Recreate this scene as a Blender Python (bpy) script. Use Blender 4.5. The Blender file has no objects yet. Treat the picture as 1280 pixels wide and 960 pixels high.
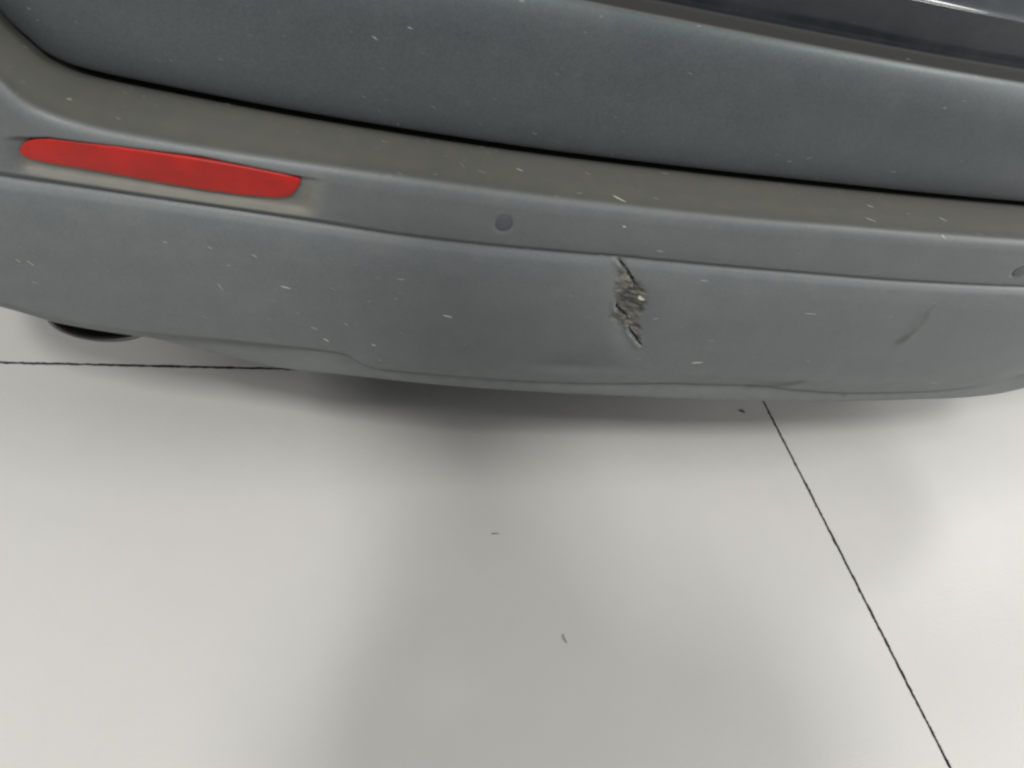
import bpy, bmesh, math, random
import numpy as np
from mathutils import Vector, Matrix
from mathutils.bvhtree import BVHTree

random.seed(7)
rng = np.random.default_rng(7)
scene = bpy.context.scene
COL = scene.collection

# ------------------------------------------------------------------ camera
cam_data = bpy.data.cameras.new('camera')
cam_data.sensor_width = 36.0
cam_data.lens = 25.99
cam_data.clip_start = 0.02
cam_data.clip_end = 100.0
cam = bpy.data.objects.new('camera', cam_data)
COL.objects.link(cam)
CAM_RIGHT = Vector((0.95737, -0.17689, 0.22837))
CAM_DOWN = Vector((0.01747, -0.75365, -0.65704))
CAM_FWD = Vector((0.28833, 0.63302, -0.71843))
CAM_POS = Vector((0.0, 0.0, 0.90))
m = Matrix((CAM_RIGHT, -CAM_DOWN, -CAM_FWD)).transposed().to_4x4()
m.translation = CAM_POS
cam.matrix_world = m
cam_data.dof.use_dof = True
cam_data.dof.focus_distance = 0.80
cam_data.dof.aperture_fstop = 9.0
scene.camera = cam

# ------------------------------------------------------------------ world, lamps, exposure
world = bpy.data.worlds.new('World')
scene.world = world
world.use_nodes = True
wb = world.node_tree.nodes['Background']
wb.inputs['Color'].default_value = (0.97, 0.985, 1.0, 1)
wb.inputs['Strength'].default_value = 0.25

def area(name, loc, target, sx, sy, power, color):
    d = bpy.data.lights.new(name, 'AREA')
    d.shape = 'RECTANGLE'
    d.size, d.size_y = sx, sy
    d.energy = power
    d.color = color
    o = bpy.data.objects.new(name, d)
    COL.objects.link(o)
    o.location = loc
    o.rotation_euler = (Vector(target) - Vector(loc)).to_track_quat('-Z', 'Y').to_euler()
    return o

area('ceiling_lamp', (-0.45, -1.05, 2.9), (-0.45, -1.05, 0), 0.24, 0.40, 60, (1.0, 0.98, 0.94))
area('ceiling_lamp', (2.70, -0.5, 2.9), (2.70, -0.5, 0), 0.4, 1.2, 60, (1.0, 0.98, 0.94))
area('ceiling_lamp', (4.7, 1.9, 2.9), (4.7, 1.9, 0), 1.0, 0.6, 34, (1.0, 0.98, 0.95))
area('ceiling_lamp', (-2.2, -0.9, 2.9), (-2.2, -0.9, 0), 1.2, 0.6, 33, (1.0, 0.98, 0.95))
area('wall_lamp', (-2.9, 0.45, 1.75), (-0.2, 0.7, 0.0), 0.6, 0.5, 29, (1.0, 0.98, 0.95))
area('wall_lamp', (4.3, 0.10, 1.40), (1.0, 0.7, 0.0), 0.7, 0.5, 68, (1.0, 0.98, 0.95))

scene.view_settings.view_transform = 'Standard'
scene.view_settings.look = 'None'
scene.view_settings.exposure = 0.0
scene.view_settings.gamma = 1.0
scene.cycles.filter_width = 2.6
scene.cycles.max_bounces = 8

# ------------------------------------------------------------------ helpers
def link(name, me, mat=None, parent=None):
    o = bpy.data.objects.new(name, me)
    COL.objects.link(o)
    if mat is not None:
        me.materials.append(mat)
    if parent is not None:
        o.parent = parent
    return o

def empty(name, loc=(0, 0, 0)):
    o = bpy.data.objects.new(name, None)
    COL.objects.link(o)
    o.location = loc
    o.empty_display_size = 0.1
    return o

def tag(o, label=None, cat=None, group=None, kind=None):
    if label: o['label'] = label
    if cat: o['category'] = cat
    if group: o['group'] = group
    if kind: o['kind'] = kind
    return o

def mesh_from(name, verts, faces, smooth=True):
    me = bpy.data.meshes.new(name)
    me.from_pydata([tuple(v) for v in verts], [], faces)
    me.update()
    if smooth:
        me.polygons.foreach_set('use_smooth', [True] * len(me.polygons))
    return me

def grid_mesh(name, P):
    """P: (nc, nr, 3) array of points -> quad mesh."""
    nc, nr = P.shape[:2]
    me = bpy.data.meshes.new(name)
    me.vertices.add(nc * nr)
    me.vertices.foreach_set('co', P.reshape(-1).astype(np.float32))
    i = np.arange(nc - 1)[:, None] * nr + np.arange(nr - 1)[None, :]
    q = np.stack([i, i + 1, i + nr + 1, i + nr], -1).reshape(-1, 4)
    me.loops.add(q.size)
    me.loops.foreach_set('vertex_index', q.reshape(-1).astype(np.int32))
    me.polygons.add(len(q))
    me.polygons.foreach_set('loop_start', (np.arange(len(q)) * 4).astype(np.int32))
    me.polygons.foreach_set('loop_total', np.full(len(q), 4, np.int32))
    me.polygons.foreach_set('use_smooth', np.ones(len(q), bool))
    me.update(calc_edges=True)
    me.validate()
    return me, q

def pchip(xk, yk, x):
    """monotone cubic; yk may be (..., n)."""
    xk = np.asarray(xk, float); yk = np.asarray(yk, float); x = np.asarray(x, float)
    h = np.diff(xk); dl = np.diff(yk, axis=-1) / h
    m_ = np.zeros_like(yk)
    a, b = dl[..., :-1], dl[..., 1:]
    w1 = 2 * h[1:] + h[:-1]; w2 = h[1:] + 2 * h[:-1]
    ok = (a * b) > 0
    with np.errstate(divide='ignore', invalid='ignore'):
        hm = (w1 + w2) / (w1 / np.where(ok, a, 1) + w2 / np.where(ok, b, 1))
    m_[..., 1:-1] = np.where(ok, hm, 0)
    m_[..., 0] = dl[..., 0]; m_[..., -1] = dl[..., -1]
    k = np.clip(np.searchsorted(xk, x, side='right') - 1, 0, len(xk) - 2)
    t = (x - xk[k]) / h[k]
    t = np.clip(t, 0, 1)
    h00 = 2*t**3 - 3*t**2 + 1; h10 = t**3 - 2*t**2 + t; h01 = -2*t**3 + 3*t**2; h11 = t**3 - t**2
    return h00 * yk[..., k] + h10 * h[k] * m_[..., k] + h01 * yk[..., k+1] + h11 * h[k] * m_[..., k+1]

def sstep(a, b, x):
    t = np.clip((x - a) / (b - a), 0, 1)
    return t * t * (3 - 2 * t)

def vnoise(x, y, seed=0):
    """smooth value noise, -1..1"""
    xi = np.floor(x); yi = np.floor(y)
    fx = x - xi; fy = y - yi
    fx = fx*fx*(3-2*fx); fy = fy*fy*(3-2*fy)
    def hsh(a, b):
        v = np.sin(a * 127.1 + b * 311.7 + seed * 74.7) * 43758.5453
        return (v - np.floor(v)) * 2 - 1
    return (hsh(xi, yi)*(1-fx)*(1-fy) + hsh(xi+1, yi)*fx*(1-fy) + hsh(xi, yi+1)*(1-fx)*fy + hsh(xi+1, yi+1)*fx*fy)

def fbm(x, y, seed=0, o=3):
    s = 0; a = 1; tot = 0
    for k in range(o):
        s = s + a * vnoise(x * 2**k, y * 2**k, seed + k * 13); tot += a; a *= 0.55
    return s / tot

def seg_dist(x, z, pts):
    best = None
    for (ax, az), (bx, bz) in zip(pts[:-1], pts[1:]):
        dx, dz = bx-ax, bz-az
        t = np.clip(((x-ax)*dx + (z-az)*dz) / (dx*dx+dz*dz), 0, 1)
        d = np.hypot(x-(ax+t*dx), z-(az+t*dz))
        best = d if best is None else np.minimum(best, d)
    return best

def poly_sdf(x, z, pts):
    """signed distance to a polygon, negative inside"""
    d = seg_dist(x, z, list(pts) + [pts[0]])
    inside = np.zeros(x.shape, bool)
    n = len(pts)
    for i in range(n):
        ax, az = pts[i]; bx, bz = pts[(i+1) % n]
        c = ((az > z) != (bz > z))
        xx = (bx-ax) * (z-az) / ((bz-az) if bz != az else 1e-9) + ax
        inside ^= (c & (x < xx))
    return np.where(inside, -d, d)

# ------------------------------------------------------------------ materials
class NT:
    def __init__(self, name):
        self.m = bpy.data.materials.new(name)
        self.m.use_nodes = True
        self.t = self.m.node_tree
        self.b = self.t.nodes['Principled BSDF']
    def n(self, typ, **kw):
        nd = self.t.nodes.new(typ)
        for k, v in kw.items():
            if hasattr(nd, k): setattr(nd, k, v)
            else: nd.inputs[k].default_value = v
        return nd
    def l(self, a, b): self.t.links.new(a, b)
    def noise(self, scale, detail=3, rough=0.5, vec=None):
        nd = self.n('ShaderNodeTexNoise'); nd.inputs['Scale'].default_value = scale
        nd.inputs['Detail'].default_value = detail; nd.inputs['Roughness'].default_value = rough
        if vec is not None: self.l(vec, nd.inputs['Vector'])
        return nd.outputs['Fac']
    def coord(self): return self.n('ShaderNodeTexCoord').outputs['Object']
    def mapping(self, vec, scale=(1,1,1), rot=(0,0,0)):
        nd = self.n('ShaderNodeMapping'); nd.inputs['Scale'].default_value = scale; nd.inputs['Rotation'].default_value = rot
        self.l(vec, nd.inputs['Vector']); return nd.outputs['Vector']
    def ramp(self, fac, a, b, c0=0.0, c1=1.0):
        nd = self.n('ShaderNodeMapRange'); nd.interpolation_type = 'SMOOTHSTEP'
        self.l(fac, nd.inputs['Value'])
        for k, v in (('From Min', a), ('From Max', b), ('To Min', c0), ('To Max', c1)): nd.inputs[k].default_value = v
        return nd.outputs['Result']
    def math(self, op, a, b=None):
        nd = self.n('ShaderNodeMath'); nd.operation = op
        for i, v in enumerate((a, b)):
            if v is None: continue
            if isinstance(v, (int, float)): nd.inputs[i].default_value = v
            else: self.l(v, nd.inputs[i])
        return nd.outputs[0]
    def mix(self, fac, a, b):
        nd = self.n('ShaderNodeMix'); nd.data_type = 'RGBA'
        if isinstance(fac, (int, float)): nd.inputs[0].default_value = fac
        else: self.l(fac, nd.inputs[0])
        for i, v in ((6, a), (7, b)):
            if isinstance(v, tuple): nd.inputs[i].default_value = (*v, 1) if len(v) == 3 else v
            else: self.l(v, nd.inputs[i])
        return nd.outputs[2]
    def bump(self, h, strength=0.3, dist=0.001, prev=None):
        nd = self.n('ShaderNodeBump'); nd.inputs['Strength'].default_value = strength; nd.inputs['Distance'].default_value = dist
        self.l(h, nd.inputs['Height'])
        if prev is not None: self.l(prev, nd.inputs['Normal'])
        return nd.outputs['Normal']
    def set(self, **kw):
        for k, v in kw.items():
            k = k.replace('_', ' ')
            if isinstance(v, (int, float)): self.b.inputs[k].default_value = v
            elif isinstance(v, tuple): self.b.inputs[k].default_value = (*v, 1) if len(v) == 3 else v
            else: self.l(v, self.b.inputs[k])

def paint_mat(name, attrs=False, haze_dust=0.30, base=(0.125, 0.142, 0.149), gloss=0.0):
    M = NT(name)
    co = M.coord()
    # metallic grain of the paint
    g = M.noise(900, 1, 0.5, co)
    g2 = M.noise(330, 2, 0.6, co)
    gr = M.math('ADD', M.math('MULTIPLY', g, 0.6), M.math('MULTIPLY', g2, 0.4))
    dark = tuple(c * 0.88 for c in base); lite = tuple(c * 1.12 for c in base)
    col = M.mix(M.ramp(gr, 0.35, 0.65), dark, lite)
    # road dust: everywhere thinly, thick where the surface faces up
    geo = M.n('ShaderNodeNewGeometry')
    sep = M.n('ShaderNodeSeparateXYZ'); M.l(geo.outputs['Normal'], sep.inputs[0])
    up = M.ramp(sep.outputs['Z'], 0.70, 0.90)
    if attrs:
        la = M.n('ShaderNodeAttribute'); la.attribute_name = 'ledge'; up = la.outputs['Fac']
    patch = M.noise(9, 4, 0.6, M.mapping(co, (1, 1, 2.2)))
    patch2 = M.noise(46, 4, 0.65, co)
    thin = M.math('MULTIPLY', M.ramp(patch, 0.30, 0.75), 0.16 if haze_dust > .1 else 0.07)
    thin = M.math('ADD', thin, M.math('MULTIPLY', M.ramp(patch2, 0.45, 0.75), 0.06))
    thin = M.math('ADD', thin, haze_dust)
    # more dirt low on the car
    geo_z = M.n('ShaderNodeSeparateXYZ'); M.l(co, geo_z.inputs[0])
    low = M.ramp(geo_z.outputs['Z'], 0.36, 0.27, 0, 0.5)
    thin = M.math('ADD', thin, low)
    dustf = M.math('MAXIMUM', M.math('MULTIPLY', up, M.ramp(patch2, 0.2, 0.7, 0.93, 1.0)), M.math('MINIMUM', thin, 0.85))
    dust_col = M.mix(M.ramp(patch2, 0.3, 0.7), (0.065, 0.065, 0.055), (0.074, 0.074, 0.063))
    dust_face = M.mix(M.ramp(patch2, 0.3, 0.7), (0.157, 0.169, 0.169), (0.181, 0.191, 0.189))
    dc = M.mix(up, dust_face, dust_col)
    col = M.mix(dustf, col, dc)
    rough = M.math('ADD', 0.44, M.math('MULTIPLY', dustf, 0.4))
    metal = M.math('MULTIPLY', M.math('SUBTRACT', 1.0, dustf), 0.55)
    bumpn = M.bump(gr, 0.10, 0.0006)
    # fine hairline scratches and pale pin specks
    sv = M.mapping(co, (60, 60, 420), (0, 0.55, 0))
    hair = M.ramp(M.noise(1.0, 2, 0.5, sv), 0.735, 0.80, 0, 0.45)
    col = M.mix(hair, col, (0.22, 0.23, 0.22))
    vor = M.n('ShaderNodeTexVoronoi'); vor.inputs['Scale'].default_value = 60
    M.l(M.mapping(co, (0.55, 1, 1.4), (0, 0.45, 0)), vor.inputs['Vector'])
    rnd = M.n('ShaderNodeSeparateColor'); M.l(vor.outputs['Color'], rnd.inputs[0])
    pin = M.math('MULTIPLY', M.ramp(vor.outputs['Distance'], 0.10, 0.04), M.ramp(rnd.outputs[0], 0.88, 0.93, 0, 0.55))
    col = M.mix(pin, col, (0.34, 0.34, 0.30))
    if attrs:
        sc = M.n('ShaderNodeAttribute'); sc.attribute_name = 'scuff'
        ck = M.n('ShaderNodeAttribute'); ck.attribute_name = 'crack'
        sm = M.n('ShaderNodeAttribute'); sm.attribute_name = 'smear'
        rb = M.n('ShaderNodeAttribute'); rb.attribute_name = 'rub'
        st = M.noise(1.0, 3, 0.6, M.mapping(co, (70, 70, 250), (0, 0.62, 0)))
        brown = M.mix(M.ramp(st, 0.36, 0.64), (0.045, 0.040, 0.033), (0.172, 0.165, 0.146))
        ochre = M.noise(240, 2, 0.5, co)
        brown = M.mix(M.ramp(ochre, 0.60, 0.72, 0, 0.6), brown, (0.15, 0.125, 0.07))
        col = M.mix(M.ramp(rb.outputs['Fac'], 0.0, 1.0, 0, 0.6), col, (0.17, 0.17, 0.16))
        col = M.mix(M.math('MULTIPLY', sm.outputs['Fac'], 0.75), col, (0.045, 0.042, 0.035))
        gm = M.n('ShaderNodeAttribute'); gm.attribute_name = 'grime_tint'
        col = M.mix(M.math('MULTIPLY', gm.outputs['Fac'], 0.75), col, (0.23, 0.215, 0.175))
        col = M.mix(M.math('MULTIPLY', sc.outputs['Fac'], 0.88), col, brown)
        col = M.mix(M.math('MULTIPLY', ck.outputs['Fac'], 0.85), col, (0.012, 0.010, 0.008))
        metal = M.math('MULTIPLY', metal, M.math('SUBTRACT', 1.0, sc.outputs['Fac']))
        rough = M.math('MINIMUM', M.math('ADD', rough, M.math('MULTIPLY', sc.outputs['Fac'], 0.4)), 0.95)
    M.set(Base_Color=col, Roughness=rough, Metallic=metal, Normal=bumpn, Coat_Weight=0.12 + gloss * .88, Coat_Roughness=0.35 if not gloss else 0.07)
    return M.m

def simple_mat(name, c, rough=0.6, metal=0.0, nscale=200, amp=0.15, bump=0.1, **kw):
    M = NT(name); co = M.coord()
    f = M.noise(nscale, 3, 0.6, co)
    M.set(Base_Color=M.mix(f, tuple(v*(1-amp) for v in c), tuple(v*(1+amp) for v in c)), Roughness=rough, Metallic=metal, Normal=M.bump(f, bump, 0.001), **kw)
    return M.m

MAT_BUMPER = paint_mat('dusty_grey_bumper_paint', True)
MAT_PAINT = paint_mat('dusty_blue_grey_paint', False, 0.02, (0.088, 0.102, 0.110))
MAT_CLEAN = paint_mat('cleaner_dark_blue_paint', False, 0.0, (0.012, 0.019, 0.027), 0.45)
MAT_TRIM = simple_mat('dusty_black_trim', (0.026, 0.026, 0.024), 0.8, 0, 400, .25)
MAT_BLACK = simple_mat('black_plastic', (0.012, 0.012, 0.012), 0.8)
MAT_RUBBER = simple_mat('tyre_rubber', (0.022, 0.022, 0.022), 0.85)
MAT_GLASS = simple_mat('dark_tinted_glass', (0.01, 0.012, 0.013), 0.06)
MAT_SENSOR = simple_mat('sensor_plastic', (0.080, 0.087, 0.094), 0.7, 0.0, 700)
MAT_STEEL = simple_mat('dull_steel', (0.16, 0.155, 0.15), 0.45, 0.8, 300)
MAT_SOOT = simple_mat('soot', (0.006, 0.005, 0.005), 0.95)
MAT_RIM = simple_mat('alloy_rim', (0.35, 0.35, 0.36), 0.35, 0.8)

def red_mat():
    M = NT('red_reflector_plastic'); co = M.coord()
    ch = M.n('ShaderNodeTexChecker'); ch.inputs['Scale'].default_value = 420
    M.l(co, ch.inputs['Vector'])
    d = M.noise(28, 3, 0.6, co); g = M.noise(800, 1, 0.5, co)
    col = M.mix(M.ramp(d, 0.35, 0.7), (0.41, 0.012, 0.009), (0.30, 0.013, 0.010))
    col = M.mix(M.math('MULTIPLY', ch.outputs['Fac'], 0.10), col, (0.62, 0.03, 0.015))
    col = M.mix(M.ramp(g, 0.4, 0.62, 0, 0.18), col, (0.30, 0.05, 0.04))
    M.set(Base_Color=col, Roughness=0.42, Normal=M.bump(g, 0.06, 0.0005), Coat_Weight=0.0, Specular_IOR_Level=0.3)
    return M.m
MAT_RED = red_mat()

def floor_mat():
    M = NT('pale_epoxy_floor'); co = M.coord()
    a = M.noise(1.3, 4, 0.55, co); b = M.noise(26, 4, 0.6, co); c = M.noise(420, 2, 0.5, co)
    col = M.mix(M.ramp(a, 0.3, 0.7), (0.535, 0.530, 0.510), (0.572, 0.566, 0.546))
    col = M.mix(M.ramp(b, 0.35, 0.8, 0, 0.10), col, (0.45, 0.445, 0.43))
    col = M.mix(M.ramp(c, 0.3, 0.75, 0, 0.10), col, (0.40, 0.40, 0.38))
    sc = M.ramp(M.noise(1.0, 2, 0.5, M.mapping(co, (16, 120, 1), (0, 0, 0.5))), 0.78, 0.84, 0, 0.12)
    col = M.mix(sc, col, (0.38, 0.37, 0.35))
    wv = M.noise(34, 3, 0.55, co); w2 = M.noise(9, 2, 0.5, co); w3 = M.noise(170, 2, 0.5, co)
    n1 = M.bump(wv, 0.02, 0.0005); n2 = M.bump(w2, 0.01, 0.001, n1); n3 = M.bump(w3, 0.35, 0.0007, n2)
    rg = M.ramp(b, 0.3, 0.7, 0.325, 0.345)
    M.set(Base_Color=col, Roughness=rg, Normal=n3, Specular_IOR_Level=0.5)
    return M.m
MAT_FLOOR = floor_mat()
MAT_JOINT = simple_mat('dark_joint_dirt', (0.030, 0.028, 0.023), 0.95, 0, 260, 0.7, 0.6)

# ------------------------------------------------------------------ floor: slabs with recessed joints
floor_me = mesh_from('floor', [(-9, -9, -0.014), (11, -9, -0.014), (11, 11, -0.014), (-9, 11, -0.014)], [(0, 1, 2, 3)], False)
floor = link('floor', floor_me, MAT_JOINT)
tag(floor, 'pale grey smooth concrete floor with thin dark sawn joints', None, None, 'structure')
JX, JY, SL = 0.8425, 0.816, 3.2
xs = [JX + SL * k for k in (-3, -2, -1, 0, 1, 2, 3)]
ys = [JY + SL * k for k in (-3, -2, -1, 0, 1, 2, 3)]
def edge_pts(a, b, near, hw, seed):
    """polyline from a to b (excl. b), jagged when near"""
    a = np.array(a); b = np.array(b); L = np.linalg.norm(b - a); d = (b - a) / L
    nrm = np.array([-d[1], d[0]])          # points inward for a CCW polygon
    n = 1200 if near else 2
    t = np.linspace(0, 1, n, endpoint=False)
    P = a + np.outer(t, b - a)
    if near:
        w = t * L
        j = 0.0010 * fbm(w * 260, w * 0 + seed, seed) + 0.0020 * np.clip(fbm(w * 85, w * 0 + seed + 5, seed + 3) - 0.25, 0, 1)
        j = j + 0.0004 * fbm(w * 9, w * 0, seed + 8)
        taper = np.minimum(1, np.minimum(w, L - w) / 0.01)
        P = P + np.outer(j * taper, nrm)
    return P
for i in range(len(xs) - 1):
    for k in range(len(ys) - 1):
        near_slab = i in (2, 3) and k in (2, 3)
        hw = 0.0022
        x0, x1, y0, y1 = xs[i] + hw, xs[i+1] - hw, ys[k] + hw, ys[k+1] - hw
        cs = [(x0, y0), (x1, y0), (x1, y1), (x0, y1)]
        nearf = [k == 3, i == 2, k == 2, i == 3]
        ring = np.concatenate([edge_pts(cs[q], cs[(q+1) % 4], near_slab and nearf[q], hw, 3 + q + 5*i + 11*k) for q in range(4)])
        n = len(ring)
        v = [(p[0], p[1], 0.0) for p in ring] + [(p[0], p[1], -0.0135) for p in ring]
        f = [tuple(range(n))] + [(q, q + n, (q + 1) % n + n, (q + 1) % n) for q in range(n)]
        me = mesh_from('floor_slab', v, f, False)
        link('floor_slab', me, MAT_FLOOR, floor)
        me.materials.append(MAT_JOINT)
        mi = np.ones(len(f), np.int32); mi[0] = 0
        me.polygons.foreach_set('material_index', mi)

# crumbs and marks lying on the floor
def crumb(name, pts, w, mat, label, cat):
    """a thin curled sliver following pts"""
    bm = bmesh.new(); rings = []
    n = len(pts)
    for q, (x, y) in enumerate(pts):
        a = pts[min(q+1, n-1)]; b = pts[max(q-1, 0)]
        t = Vector((a[0]-b[0], a[1]-b[1], 0)).normalized(); s = Vector((-t.y, t.x, 0))
        ww = w * math.sin(math.pi * (q + 0.6) / (n + 0.2)) ** 0.6
        ring = []
        for h in range(8):
            an = h * math.pi / 4
            ring.append(bm.verts.new(Vector((x, y, ww * 0.5 + 0.0004)) + s * math.cos(an) * ww * random.uniform(.75, 1.15) + Vector((0, 0, math.sin(an) * ww * 0.5))))
        rings.append(ring)
    for a, b in zip(rings[:-1], rings[1:]):
        for h in range(8): bm.faces.new((a[h], a[(h+1) % 8], b[(h+1) % 8], b[h]))
    bm.faces.new(list(reversed(rings[0]))); bm.faces.new(rings[-1])
    bmesh.ops.recalc_face_normals(bm, faces=bm.faces)
    me = bpy.data.meshes.new(name); bm.to_mesh(me); bm.free()
    for p in me.polygons: p.use_smooth = True
    o = link(name, me, mat); tag(o, label, cat)
    return o
MAT_CRUMB = simple_mat('dark_grit', (0.035, 0.03, 0.025), 0.9, 0, 900, .5, .5)
MAT_FIBRE = simple_mat('grey_fibre', (0.20, 0.195, 0.18), 0.9, 0, 900, .3, .3)
crumb('grit_crumb', [(0.7835, .7405), (0.7855, .7385), (0.788, .7365), (0.791, .7345)], 0.0019, MAT_CRUMB, 'tiny black grit crumb under the bumper edge beside the long joint', 'grit')
crumb('fibre', [(0.3505, .3555), (0.3500, .3515), (0.3510, .3475), (0.3530, .3440)], 0.0009, MAT_FIBRE, 'dark curled fibre lying on the open floor in the shadow', 'fibre')
crumb('dust_fluff', [(0.2790, .5082), (0.2825, .5092), (0.2860, .5085), (0.289, .5088)], 0.0011, MAT_FIBRE, 'pale grey wisp of fluff on the floor below the car', 'fluff')

# ------------------------------------------------------------------ car plan curve
XC, Y0, KP = 0.54, 0.5275, 0.094
UC = 0.83                                   # half width of the gently bowed middle
A0 = math.atan(2 * KP * UC)                 # slope angle where the corner starts
RC = 0.125
A1 = math.radians(88)
ARC = RC * (A1 - A0)
def path(s):
    """s: arrays, x for the middle then arc length round the corners -> (x, y, nx, ny) with n pointing outward"""
    s = np.asarray(s, float); u = s - XC; sg = np.sign(u); au = np.abs(u)
    mid = au <= UC
    x = XC + u; y = Y0 + KP * u * u
    sl = 2 * KP * u
    nx = sl / np.hypot(1, sl); ny = -1 / np.hypot(1, sl)
    e = au - UC
    ang = A0 + np.clip(e, 0, ARC) / RC
    px = UC + RC * (np.sin(ang) - math.sin(A0)); py = Y0 + KP*UC*UC + RC * (math.cos(A0) - np.cos(ang))
    st = np.clip(e - ARC, 0, None)
    px = px + st * math.cos(A1); py = py + st * math.sin(A1)
    x = np.where(mid, x, XC + sg * px); y = np.where(mid, y, py)
    nx = np.where(mid, nx, sg * np.sin(ang)); ny = np.where(mid, ny, -np.cos(ang))
    return x, y, nx, ny

def mirror_knots(left):
    """extend knots given on the left/middle to the right by symmetry about XC"""
    out = list(left); mx = max(p[0] for p in left)
    for x, z in sorted(left, reverse=True):
        X = 2*XC - x
        if X > mx + 0.06: out.append((X, z))
    return sorted(out)
kL = mirror_knots([(-.60, .70), (-.40, .685), (-.29, .655), (-.25, .610), (-.2300, .5800), (-.2113, .5600), (-.2031, .5510), (-.188, .5435), (-.1699, .5390), (-.1418, .5358), (-.082, .5347), (.0, .5353), (.1, .5362), (.2, .5364), (.3516, .5380), (.4389, .5392), (.5445, .5415), (.7797, .5422)])
kG = mirror_knots([(-.60, .715), (-.40, .705), (-.29, .690), (-.25, .655), (-.233, .612), (-.2181, .5815), (-.2057, .5685), (-.1951, .5592), (-.1726, .5525), (-.1411, .5505), (-.0854, .5495), (-.0209, .5485), (.042, .5482), (.1897, .5490), (.3633, .5520), (.5644, .5545), (.8102, .5550)])
kC = mirror_knots([(-.60, .480), (-.231, .4785), (-.1577, .4803), (-.0425, .4810), (.0447, .4788), (.1103, .4776), (.1866, .4785), (.2659, .4805), (.375, .4822), (.5013, .4820), (.6447, .4800), (.8422, .4785)])
kR = [(-1.2, .345), (-.60, .340), (-.30, .336), (-.2657, .3329), (-.2265, .3219), (-.17, .3158), (-.1422, .3160), (-.0493, .3191), (.0202, .3185), (.055, .3150), (.078, .3010), (.0946, .2966), (.1699, .2955), (.2441, .2941), (.3018, .2950), (.381, .2985), (.4533, .3025), (.5424, .3020), (.6312, .2945), (.711, .2888), (.8347, .2875), (.9346, .2926), (1.0074, .3157), (1.13, .3191), (1.25, .316), (1.31, .322), (1.36, .334), (1.7, .34), (2.3, .345)]
kB = [(-1.2, .335), (-.60, .330), (-.30, .3255), (-.27, .3200), (-.2299, .3098), (-.18, .3058), (-.144, .3045), (-.1017, .2955), (-.0507, .2865), (-.0017, .2775), (.0751, .2745), (.1748, .2705), (.2509, .2692), (.3936, .2680), (.5889, .2646), (.7308, .2630), (.8288, .2625), (.937, .2602), (.9992, .2625), (1.0568, .2723), (1.13, .285), (1.2, .298), (1.27, .305), (1.31, .3098), (1.36, .3225), (1.7, .33), (2.3, .335)]
def zk(kn, s):
    a = np.array(kn); return pchip(a[:, 0], a[:, 1], np.clip(s, a[0, 0], a[-1, 0]))

SEN = [(0.1862, 0.5066), (0.8089, 0.5040), (0.2 - 0.38, 9.0)]
REF_OUT = [(-.2112, .5072), (-.2085, .5122), (-.2035, .5172), (-.1960, .5212), (-.186, .5234), (-.160, .5253), (-.1333, .5268), (-.103, .5275), (-.0732, .5277), (-.0480, .5273), (-.0233, .5264), (-.0060, .5252), (.0036, .5238), (.0056, .5222), (.0052, .5190), (.0034, .5140), (.0008, .5085), (-.0045, .5036), (-.0115, .5010), (-.0210, .4999), (-.0433, .4984), (-.075, .4978), (-.1066, .4984), (-.140, .4994), (-.167, .4999), (-.190, .5001), (-.2020, .5005), (-.2080, .5025), (-.2108, .5045)]
CRACKS = [[(.3115, .4772), (.3150, .4742), (.3178, .4722), (.3222, .4690), (.3258, .4640), (.3310, .4600), (.3350, .4550), (.3385, .4535)],
          [(.3235, .4295), (.3262, .4235), (.3300, .4212), (.3360, .4154), (.3405, .4125), (.3456, .4062)],
          [(.3500, .3960), (.3530, .3915), (.3575, .3880), (.3617, .3835), (.3670, .3775), (.3735, .3722)]]
SCUFF = [(.3085, .4800), (.3125, .4700), (.3120, .4560), (.3120, .4440), (.3150, .4360), (.3190, .4280), (.3225, .4200), (.3150, .4120), (.3230, .4050), (.3330, .3990), (.3470, .3930), (.3600, .3800), (.3700, .3740), (.3680, .3860), (.3640, .3960), (.3580, .4050), (.3560, .4150), (.3600, .4260), (.3600, .4350), (.3550, .4450), (.3480, .4530), (.3350, .4600), (.3230, .4720)]

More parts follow.
